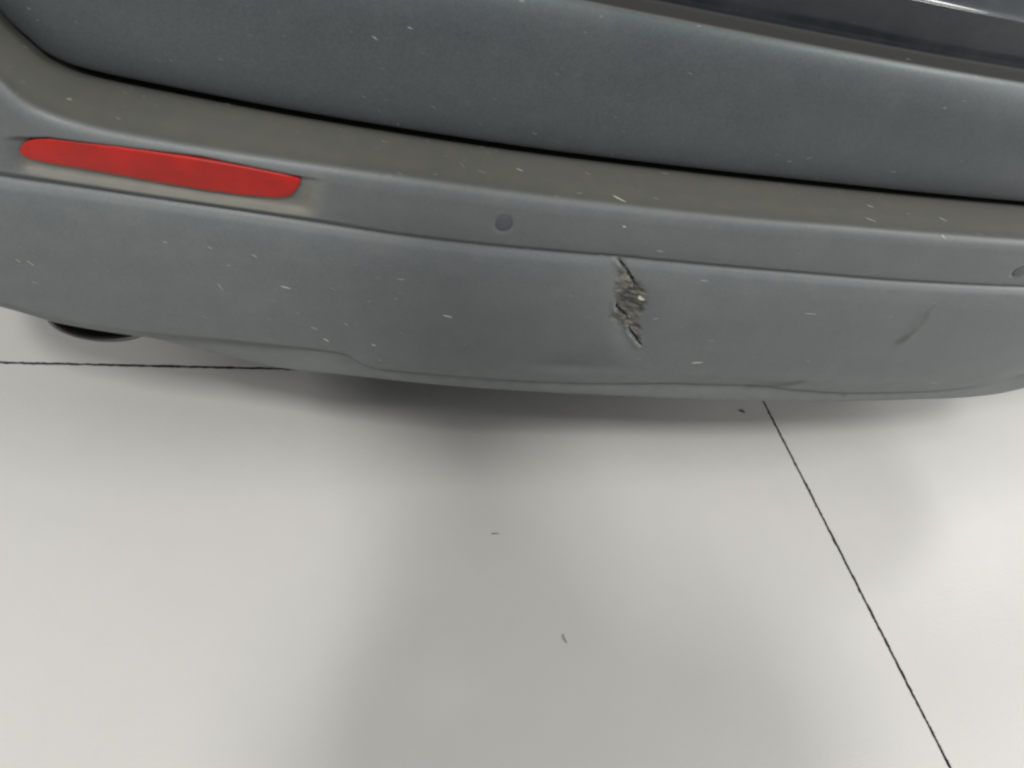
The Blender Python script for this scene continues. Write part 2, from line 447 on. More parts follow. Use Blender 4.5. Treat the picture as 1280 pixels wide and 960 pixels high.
SCUFF = [(a + ((.338 + (.430 - b) * .55) - a) * .14, b) for a, b in SCUFF]
def bumper_fields(x, z):
    """extra inward offset and colour masks of the bumper skin at x, z"""
    d = np.zeros_like(x)
    # pocket round the red reflector
    zt = np.interp(x, [-.22, -.186, -.073, .005, .03], [.5185, .5262, .5305, .5268, .5262])
    side = sstep(-.222, -.205, x) * (1 - sstep(.006, .030, x))
    vert = sstep(0, .0030, zt - z) * sstep(.4868, .4965, z)
    d += 0.0048 * side * vert
    # second fine rib under the pocket
    rib = np.exp(-((z - .4862) / .0016) ** 2) * (1 - sstep(-.02, .09, x))
    d -= 0.0011 * rib
    groove = np.exp(-((z - .4832) / .0012) ** 2) * (1 - sstep(.0, .07, x))
    d += 0.0008 * groove
    # parking sensors
    for sx, sz in SEN:
        r = np.hypot(x - sx, z - sz)
        d += 0.0016 * (1 - sstep(.0068, .0124, r))
    # knock: pushed-in skin round the tear, crease running down to the left
    ax = (x - .338) * .86 + (z - .425) * .51
    az = -(x - .338) * .51 + (z - .425) * .86
    d += 0.0042 * np.exp(-(ax / .020) ** 2 - (az / .060) ** 2)
    d -= 0.0034 * np.exp(-((x - .345) / .026) ** 2 - ((z - .372) / .016) ** 2) * sstep(.40, .33, x)
    d += 0.0040 * np.exp(-((x - .300) / .060) ** 2 - ((z - .335) / .014) ** 2)
    d -= 0.0016 * np.exp(-((x - .355) / .040) ** 2 - ((z - .345) / .020) ** 2)
    # shallow waves in the lower skin and a soft push near the lip
    d += 0.0030 * np.exp(-((x - .575 - (z - .305) * 1.6) / .050) ** 2 - ((z - .309) / .0075) ** 2)
    d += 0.0016 * np.exp(-((x - .66) / .07) ** 2 - ((z - .335) / .02) ** 2)
    d += 0.0006 * fbm(x * 7, z * 11, 4, 2) * sstep(.47, .42, z)
    d -= 0.0012 * np.exp(-((x - .714) / .008) ** 2 - ((z - .419) / .026) ** 2)
    # tear
    sd = poly_sdf(x, z, SCUFF)
    wob = .0022 * fbm(x * 420, z * 420, 21, 2)
    # streak coordinates: long axis down to the right in the picture
    us = (x * .84 - z * .54); vs = (x * .54 + z * .84)
    stre = fbm(us * 50, vs * 210, 31, 3)
    mask = 1 - sstep(-.0050, .0028, sd + wob + .0040 * stre)
    rough = fbm(us * 75, vs * 300, 41, 3)
    d += mask * (0.0012 + 0.0026 * rough)
    crack = np.zeros_like(x)
    for q, c in enumerate(CRACKS):
        cd = seg_dist(x, z, c) + .0009 * fbm(x * 600, z * 600, 50 + q, 2)
        tt = np.clip((c[0][1] - z) / (c[0][1] - c[-1][1]), 0, 1)
        w = (.0011, .0010, .0011)[q] * (.25 + .75 * np.sin(np.pi * np.clip(tt * .9 + .05, 0, 1))) * (1 + .5 * fbm(x * 500, z * 500, 90 + q, 2))
        w = np.maximum(w, .0003)
        k = 1 - sstep(w * .55, w * 1.5, cd)
        crack = np.maximum(crack, k)
        d += 0.0045 * (1 - sstep(w * .3, w * 1.8, cd))
        # lifted lip on the lower-left side of each crack
        d -= 0.0016 * np.exp(-((cd - .0040) / .0026) ** 2) * (us < np.interp(vs, [c[-1][0]*.54 + c[-1][1]*.84, c[0][0]*.54 + c[0][1]*.84], [c[-1][0]*.84 - c[-1][1]*.54, c[0][0]*.84 - c[0][1]*.54]))
    deep = sstep(.15, -.25, rough) * mask * (1 - sstep(.0, .009, np.abs(seg_dist(x, z, [(.330, .437), (.356, .427)])) - .004))
    crack = np.maximum(crack, deep * .75)
    crack = np.maximum(crack, mask * sstep(-.35, -.60, stre) * .6)
    rubm = np.exp(-(np.clip(sd, 0, 1) / .007) ** 2) * (sd > -.002) * sstep(-.1, .5, stre) * .8
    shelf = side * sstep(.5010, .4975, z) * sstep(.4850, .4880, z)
    endd = .8 * sstep(.000, .008, x) * (1 - sstep(.012, .034, x)) * sstep(.486, .494, z) * sstep(.530, .522, z)  # brownish tint over the pocket's right end, beside the dusty shelf
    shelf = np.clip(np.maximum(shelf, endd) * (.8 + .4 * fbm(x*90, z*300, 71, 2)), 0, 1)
    # smears
    c1 = [(.706, .397), (.7115, .404), (.7165, .414), (.7175, .428), (.7150, .448)]
    sm = 1.1 * np.exp(-(seg_dist(x, z, c1) / (.0045 + .0025 * (fbm(x*120, z*120, 61, 2) + .5))) ** 2) * (.5 + .5 * fbm(x * 160, z * 90, 62, 2))
    c2 = [(.553, .2990), (.585, .3035), (.606, .3090), (.616, .3170)]
    sm = np.maximum(sm, .75 * np.exp(-(seg_dist(x, z, c2) / .0048) ** 2))
    sm = np.maximum(sm, .45 * np.exp(-((x - .300) / .035) ** 2 - ((z - .333) / .006) ** 2))
    sm = np.maximum(sm, .95 * np.exp(-((x - .7113) / .0040) ** 2 - ((z - .2800) / .0022) ** 2))
    rub2 = .9 * np.exp(-(seg_dist(x, z, [(.3959, .5139), (.4168, .5112), (.4539, .5017)]) / .0009) ** 2)
    rub3 = .5 * np.exp(-(seg_dist(x, z, [(.36, .309), (.45, .313), (.53, .309)]) / .004) ** 2)
    return d, mask, crack, shelf, np.clip(sm, 0, 1), np.clip(np.maximum(np.maximum(rubm, rub2), rub3), 0, 1)

def rows_from(knot_d, knot_z, divs):
    """knot arrays (nc, nk) -> resampled (nc, nr)"""
    md, mz = knot_d.mean(0), knot_z.mean(0)
    u = np.concatenate([[0], np.cumsum(np.hypot(np.diff(md), np.diff(mz)) + 1e-5)])
    ur = np.concatenate([np.linspace(u[k], u[k+1], n, endpoint=False) for k, n in enumerate(divs)] + [[u[-1]]])
    return pchip(u, knot_d, ur), pchip(u, knot_z, ur)

car = empty('parked_car', (XC, 0.62, 0.0))
tag(car, 'dusty dark grey car with scuffed rear bumper parked on pale floor', 'car')
CAR_OFF = Vector((XC, 0.62, 0.0))
def part(name, me, mat, parent=None):
    """meshes are written in place; parts are parented to the car without moving"""
    o = link(name, me, mat)
    o.parent = parent or car
    if parent is None:
        o.matrix_parent_inverse = Matrix.Translation(-CAR_OFF)
    return o

# ---- rear bumper skin
s_end = UC + ARC + 0.32
cols = [np.arange(XC - s_end, -.24, .012), np.arange(-.24, .03, .0014), np.arange(.03, .29, .0040), np.arange(.29, .385, .00065),
        np.arange(.385, 1.06, .0040), np.arange(1.06, XC + s_end, .012), np.arange(.172, .200, .0009), np.arange(.795, .823, .0009)]
S = np.unique(np.round(np.concatenate(cols), 5))
S = S[np.concatenate([[True], np.diff(S) > .0003])]
zL, zG, zC_, zR, zB = (zk(k, S) for k in (kL, kG, kC, kR, kB))
zB = zB - .0205 * sstep(.05, -.04, S)
one = np.ones_like(S)
lv = .016 * sstep(.05, -.04, S)          # the valance tucks in at the left
K_ = [(.150*one, zG-.012), (.078*one, zG-.004), (.060*one, zG-.0004), (.056*one, zG), (.032*one, .5*zG+.5*(zL+.0035)),
      (.0185*one, zL+.0034), (.0100*one, zL+.0010), (.0052*one, zL-.0045), (.0030*one, zL-.0125), (.0026*one, .5*(zL-.004+zC_)), (.0042*one, zC_+.0045),
      (.0078*one, zC_+.0010), (.0082*one, zC_-.0008), (.0052*one, zC_-.0044), (.0014*one, zC_-.0105), (-.0042*one, zC_-.032),
      (-.0066*one, zC_-.068), (-.0062*one, .5*(zC_-.068)+.5*(zR+.045)), (-.0040*one, zR+.032), (-.0006*one, zR+.010), (.0018*one, zR+.0028),
      (.0072*one + lv*.25, zR-.0024), (.0066*one + lv*.7, .5*zR+.5*zB), (.0085*one + lv, zB+.0025), (.0120*one + lv, zB), (.0200*one + lv, zB+.0006), (.050*one, zB+.006), (.260*one, zB+.04)]
kd = np.stack([k[0] for k in K_], 1); kz = np.stack([k[1] for k in K_], 1)
divs = [3, 3, 3, 8, 8, 5, 5, 6, 22, 22, 6, 5, 6, 6, 16, 40, 66, 66, 12, 6, 5, 5, 5, 5, 6, 4, 4]
D, Zr = rows_from(kd, kz, divs)
Xs, Ys, Nx, Ny = path(S)
XX = np.repeat(S[:, None], D.shape[1], 1)
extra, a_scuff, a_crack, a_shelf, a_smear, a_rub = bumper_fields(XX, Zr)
facing = (D < .014)
D2 = D + np.where(facing, extra, 0)
P = np.stack([Xs[:, None] - Nx[:, None] * D2, Ys[:, None] - Ny[:, None] * D2, Zr], -1)
bme, bq = grid_mesh('rear_bumper', P)
r_l = sum(divs[:7])
a_ledge = np.zeros_like(D); a_ledge[:, :r_l + 6] = sstep(.0052, .0125, D[:, :r_l + 6]); a_ledge *= (D < .12)
facing2 = facing.copy(); facing2[:, :r_l + 6] = True
for nm, arr in (('scuff', a_scuff), ('ledge', a_ledge), ('crack', a_crack), ('grime_tint', a_shelf), ('smear', a_smear), ('rub', a_rub)):
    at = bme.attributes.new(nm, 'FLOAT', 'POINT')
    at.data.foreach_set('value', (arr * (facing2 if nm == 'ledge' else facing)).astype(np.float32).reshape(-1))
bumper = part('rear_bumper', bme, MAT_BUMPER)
bumper['label'] = 'dusty grey rear bumper with a torn brown scuff in the middle'

# ---- tailgate
St = np.unique(np.round(np.concatenate([np.arange(-.255, -.10, .002), np.arange(-.10, 1.18, .010), np.arange(1.18, 1.3355, .002)]), 5))
zg = zk(kG, St) + .0082
o1 = np.ones_like(St)
zt = np.maximum(zg, 0)
def zz(h): return np.maximum(zt + .012, h * o1) if h < .70 else h * o1
lim = .6865 - zt
def fr(f): return zt + f * np.maximum(lim, .02)
TK = [(.110*o1, zt-.004), (.0600*o1, zt-.0002), (.0545*o1, zt+.0006), (.0520*o1, zt+.0035), (.0498*o1, fr(.12)), (.0478*o1, fr(.28)), (.0470*o1, fr(.42)),
      (.0488*o1, fr(.56)), (.0518*o1, fr(.70)), (.0568*o1, fr(.84)), (.0622*o1, fr(.94)), (.0662*o1, fr(.985)), (.0690*o1, fr(1.0)), (.0820*o1, fr(1.002)+.0004), (.0900*o1, fr(1.002)+.0010),
      (.0925*o1, fr(1.0)+.0030), (.0929*o1, fr(1.0)+.0080), (.0910*o1, fr(1.0)+.024), (.0872*o1, fr(1.0)+.0415), (.0864*o1, fr(1.0)+.0450), (.0869*o1, fr(1.0)+.0463), (.0886*o1, fr(1.0)+.0476), (.0925*o1, fr(1.0)+.0550), (.0985*o1, fr(1.0)+.070), (.110*o1, fr(1.0)+.09), (.1130*o1, .88*o1), (.120*o1, 1.02*o1)]
td = np.stack([k[0] for k in TK], 1); tz = np.stack([k[1] for k in TK], 1)
TDIV = [2, 3, 4, 6, 6, 6, 6, 8, 8, 8, 6, 5, 5, 4, 5, 6, 6, 6, 6, 6, 6, 6, 6, 6, 5, 4]
TD, TZ = rows_from(td, tz, TDIV)
tx, ty, tnx, tny = path(St)
TD = TD + 0.0009 * fbm(St[:, None] * 5 + TZ * 3, TZ * 9, 77, 2)
PT = np.stack([tx[:, None] - tnx[:, None]*TD, ty[:, None] - tny[:, None]*TD, TZ], -1)
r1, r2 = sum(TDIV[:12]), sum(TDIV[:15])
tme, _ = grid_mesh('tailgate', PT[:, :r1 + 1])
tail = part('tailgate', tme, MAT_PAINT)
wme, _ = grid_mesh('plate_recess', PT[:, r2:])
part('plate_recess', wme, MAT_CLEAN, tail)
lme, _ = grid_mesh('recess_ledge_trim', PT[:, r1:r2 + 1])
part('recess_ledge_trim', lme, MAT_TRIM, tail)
tq = (lambda i, nr: np.stack([i, i + 1, i + nr + 1, i + nr], -1).reshape(-1, 4))(np.arange(PT.shape[0] - 1)[:, None] * PT.shape[1] + np.arange(PT.shape[1] - 1)[None, :], PT.shape[1])

# ---- dark channel behind the tailgate gap
Sg = np.arange(-.30, 1.38, .02)
gx, gy, gnx, gny = path(Sg)
gd = np.array([.098, .100]); zgg = zk(kG, Sg)
PG = np.stack([np.stack([gx - gnx*dd, gy - gny*dd, zgg + dz], -1) for dd, dz in ((.150, -.03), (.092, -.02), (.090, .0), (.090, .05))], 1)
gme, _ = grid_mesh('gap_seal', PG)
part('gap_seal', gme, MAT_BLACK)

# ---- rear quarter panels, with wheel arches
def ngon_part(name, pts, thick_dir, mat, t=0.03):
    n = len(pts); v = [Vector(p) for p in pts] + [Vector(p) + Vector(thick_dir) * t for p in pts]
    f = [tuple(range(n)), tuple(range(2*n-1, n-1, -1))] + [(q, (q+1) % n, (q+1) % n + n, q + n) for q in range(n)]
    bm = bmesh.new(); vs = [bm.verts.new(p) for p in v]
    for fa in f: bm.faces.new([vs[i] for i in fa])
    bmesh.ops.recalc_face_normals(bm, faces=bm.faces)
    me = bpy.data.meshes.new(name); bm.to_mesh(me); bm.free()
    return part(name, me, mat)
SIDE_S = UC + ARC + 0.315
sx_, sy_, _, _ = path(np.array([XC + SIDE_S]))
HALF = float(sx_[0]) - XC
YS = float(sy_[0])
for sg in (-1, 1):
    Sq = XC + sg * np.concatenate([np.arange(.797, UC + ARC, .008), np.linspace(UC + ARC, UC + ARC + .315, 8)])
    qx, qy, qnx, qny = path(Sq)
    zb = zk(kG, Sq) + .004
    h = np.linspace(0, 1, 14)
    QD = np.stack([.052 + .04 * h + .07 * np.clip(h - .6, 0, 1) for _ in Sq]) * np.clip(1 - (np.abs(Sq - XC)[:, None] - UC) / .25, .25, 1)
    QZ = zb[:, None] + (1.02 - zb[:, None]) * h[None, :]
    PQ = np.stack([qx[:, None] - qnx[:, None]*QD, qy[:, None] - qny[:, None]*QD, QZ], -1)
    if sg > 0: PQ = PQ[::-1]
    qm, _ = grid_mesh('quarter_panel', PQ if sg < 0 else PQ[::-1])
    part('quarter_panel', qm, MAT_PAINT)
    X = XC + sg * (HALF - .012)
    WY, WR = 1.42, .40
    pts = [(X, YS, .33)]
    for a in np.linspace(math.pi - .08, .08, 16): pts.append((X, WY - WR * -math.cos(a), .36 + WR * math.sin(a)))
    pts = [(X, YS, .33)] + [(X, WY + WR * math.cos(a), .36 + WR * math.sin(a)) for a in np.linspace(math.pi + .08, -.08, 18)] + [(X, 4.6, .33), (X, 4.7, .75), (X, 3.9, 1.0), (X, YS, 1.02)]
    ngon_part('side_panel', pts, (-sg, 0, 0), MAT_PAINT)
    # wheel: tyre and rim
    bm = bmesh.new()
    prof = [(.215, -.10), (.33, -.115), (.352, -.09), (.357, -.04), (.357, .04), (.352, .09), (.33, .115), (.215, .10)]
    NS = 48; rg = []
    for q in range(NS):
        a = 2*math.pi*q/NS
        rg.append([bm.verts.new((XC + sg*(HALF-.15) + w, WY + r*math.cos(a), .357 + r*math.sin(a))) for r, w in prof])
    for q in range(NS):
        A, B = rg[q], rg[(q+1) % NS]
        for w in range(len(prof)): bm.faces.new((A[w], A[(w+1) % len(prof)], B[(w+1) % len(prof)], B[w]))
    bmesh.ops.recalc_face_normals(bm, faces=bm.faces)
    me = bpy.data.meshes.new('wheel'); bm.to_mesh(me); bm.free()
    wheel = part('wheel', me, MAT_RUBBER)
    bm = bmesh.new()
    bmesh.ops.create_cone(bm, cap_ends=True, segments=40, radius1=.218, radius2=.218, depth=.15)
    bmesh.ops.rotate(bm, verts=bm.verts, cent=(0,0,0), matrix=Matrix.Rotation(math.pi/2, 3, 'Y'))
    bmesh.ops.translate(bm, verts=bm.verts, vec=(XC + sg*(HALF-.15), WY, .357))
    me = bpy.data.meshes.new('rim'); bm.to_mesh(me); bm.free()
    rim = part('rim', me, MAT_RIM, wheel)

# ---- underbody pan, rear window and roof close the car above
def box_part(name, lo, hi, mat, bev=.01, parent=None):
    bm = bmesh.new(); bmesh.ops.create_cube(bm, size=1)
    for v in bm.verts: v.co = Vector(((lo[i] + hi[i])/2 + v.co[i]*(hi[i]-lo[i])) for i in range(3))
    bmesh.ops.bevel(bm, geom=bm.edges, offset=bev, segments=2, affect='EDGES')
    me = bpy.data.meshes.new(name); bm.to_mesh(me); bm.free()
    return part(name, me, mat, parent)
box_part('underbody', (XC-HALF+.28, .80, .33), (XC+HALF-.28, 4.6, .37), MAT_BLACK)
W1 = HALF - .03
def slab(name, a, b, c, d_, mat, t=.02):
    n = (Vector(b)-Vector(a)).cross(Vector(d_)-Vector(a)).normalized()
    return ngon_part(name, [a, b, c, d_], tuple(-n), mat, t)
slab('rear_window', (XC-W1, .655, 1.025), (XC+W1, .655, 1.025), (XC+W1-.16, 1.05, 1.52), (XC-W1+.16, 1.05, 1.52), MAT_GLASS)
slab('roof', (XC-W1+.16, 1.052, 1.525), (XC+W1-.16, 1.052, 1.525), (XC+W1-.16, 3.1, 1.55), (XC-W1+.16, 3.1, 1.55), MAT_PAINT)
slab('windscreen', (XC-W1+.16, 3.102, 1.548), (XC+W1-.16, 3.102, 1.548), (XC+W1, 3.9, 1.02), (XC-W1, 3.9, 1.02), MAT_GLASS)
slab('bonnet', (XC-W1, 3.9, 1.0), (XC+W1, 3.9, 1.0), (XC+W1, 4.65, .78), (XC-W1, 4.65, .78), MAT_PAINT)
for sg in (-1, 1):
    X = XC + sg * W1; X2 = XC + sg * (W1 - .16)
    slab('side_window', (X, .66, 1.022), (X2, 1.055, 1.52), (X2, 3.1, 1.545), (X, 3.9, 1.022), MAT_GLASS)

# ---- red rear reflector, seated in its pocket
def surf(x, z, d):
    px, py, nx, ny = path(np.array([x])); return Vector((px[0]-nx[0]*d, py[0]-ny[0]*d, z))
def lens(outline, layers):
    """layers: (inset, d) rings from the back to the front, then a cap"""
    o = np.array(outline); n = len(o)
    c = o.mean(0)
    area2 = sum(o[i][0]*o[(i+1) % n][1] - o[(i+1) % n][0]*o[i][1] for i in range(n))
    sgn = 1 if area2 > 0 else -1
    nn = []
    for i in range(n):
        t = o[(i+1) % n] - o[i-1]; t /= np.linalg.norm(t); nn.append(np.array([-t[1], t[0]]) * sgn)
    verts = []; faces = []
    for (ins, d) in layers:
        for i in range(n):
            p = o[i] + nn[i] * ins
            verts.append(surf(p[0], p[1], d))
    for k in range(len(layers) - 1):
        for i in range(n):
            a = k*n + i; b = k*n + (i+1) % n
            faces.append((a, b, b + n, a + n))
    base = (len(layers) - 1) * n
    faces.append(tuple(range(base, base + n)))
    me = mesh_from('rear_reflector', verts, faces)
    bm = bmesh.new(); bm.from_mesh(me); bmesh.ops.recalc_face_normals(bm, faces=bm.faces); bm.to_mesh(me); bm.free()
    return me
me = lens(REF_OUT, [(0, .012), (0, .0052), (.0005, .0044), (.0014, .0039), (.0030, .0036)])
refl = part('rear_reflector', me, MAT_RED, bumper)

# ---- parking sensors
def disc(name, x, z, r, d, mat):
    vs = [surf(x, z, d - .0003)]; fs = []
    rr = [r*.6, r*.93, r, r]; dd = [d-.00025, d-.0001, d+.0004, d+.004]
    N = 40
    for q, (a, e) in enumerate(zip(rr, dd)):
        for i in range(N):
            t = 2*math.pi*i/N; vs.append(surf(x + a*math.cos(t), z + a*math.sin(t), e))
    for i in range(N):
        fs.append((0, 1+i, 1+(i+1) % N))
        for q in range(3):
            a = 1+q*N+i; b = 1+q*N+(i+1) % N; fs.append((a, a+N, b+N, b))
    me = mesh_from(name, vs, fs)
    bm = bmesh.new(); bm.from_mesh(me); bmesh.ops.recalc_face_normals(bm, faces=bm.faces); bm.to_mesh(me); bm.free()
    return part(name, me, mat, bumper)
for sx, sz in SEN[:2]:
    disc('parking_sensor', sx, sz, .0082, .0037, MAT_SENSOR)

# ---- exhaust tip under the left end of the bumper
EX, EY, EZ, EA, EB = -.212, .685, .2200, .056, .040
bm = bmesh.new(); NS = 56; rings = []
for (ra, y) in ((1.0, .24), (1.0, .004), (.985, .0), (.945, .0), (.93, .004), (.90, .05), (.88, .20)):
    rings.append([bm.verts.new((EX + EA*ra*math.cos(2*math.pi*q/NS), EY + y - .10*(EB*math.sin(2*math.pi*q/NS)), EZ + EB*(1-(1-ra)*1.5)*math.sin(2*math.pi*q/NS))) for q in range(NS)])
for a, b in zip(rings[:-1], rings[1:]):
    for q in range(NS): bm.faces.new((a[q], a[(q+1) % NS], b[(q+1) % NS], b[q]))
bmesh.ops.recalc_face_normals(bm, faces=bm.faces)
me = bpy.data.meshes.new('exhaust_tip'); bm.to_mesh(me); bm.free()
for p in me.polygons: p.use_smooth = True
ex = part('exhaust_tip', me, MAT_STEEL)
bm = bmesh.new(); rings = []
for (ra, y) in ((.925, .006), (.89, .05), (.85, .22), (.02, .22)):
    rings.append([bm.verts.new((EX + EA*ra*math.cos(2*math.pi*q/NS), EY + y - .10*(EB*math.sin(2*math.pi*q/NS)), EZ + EB*(1-(1-ra)*1.5 if ra > .5 else ra)*math.sin(2*math.pi*q/NS))) for q in range(NS)])
for a, b in zip(rings[:-1], rings[1:]):
    for q in range(NS): bm.faces.new((a[q], a[(q+1) % NS], b[(q+1) % NS], b[q]))
me = bpy.data.meshes.new('sooty_bore'); bm.to_mesh(me); bm.free()
part('sooty_bore', me, MAT_SOOT, ex)

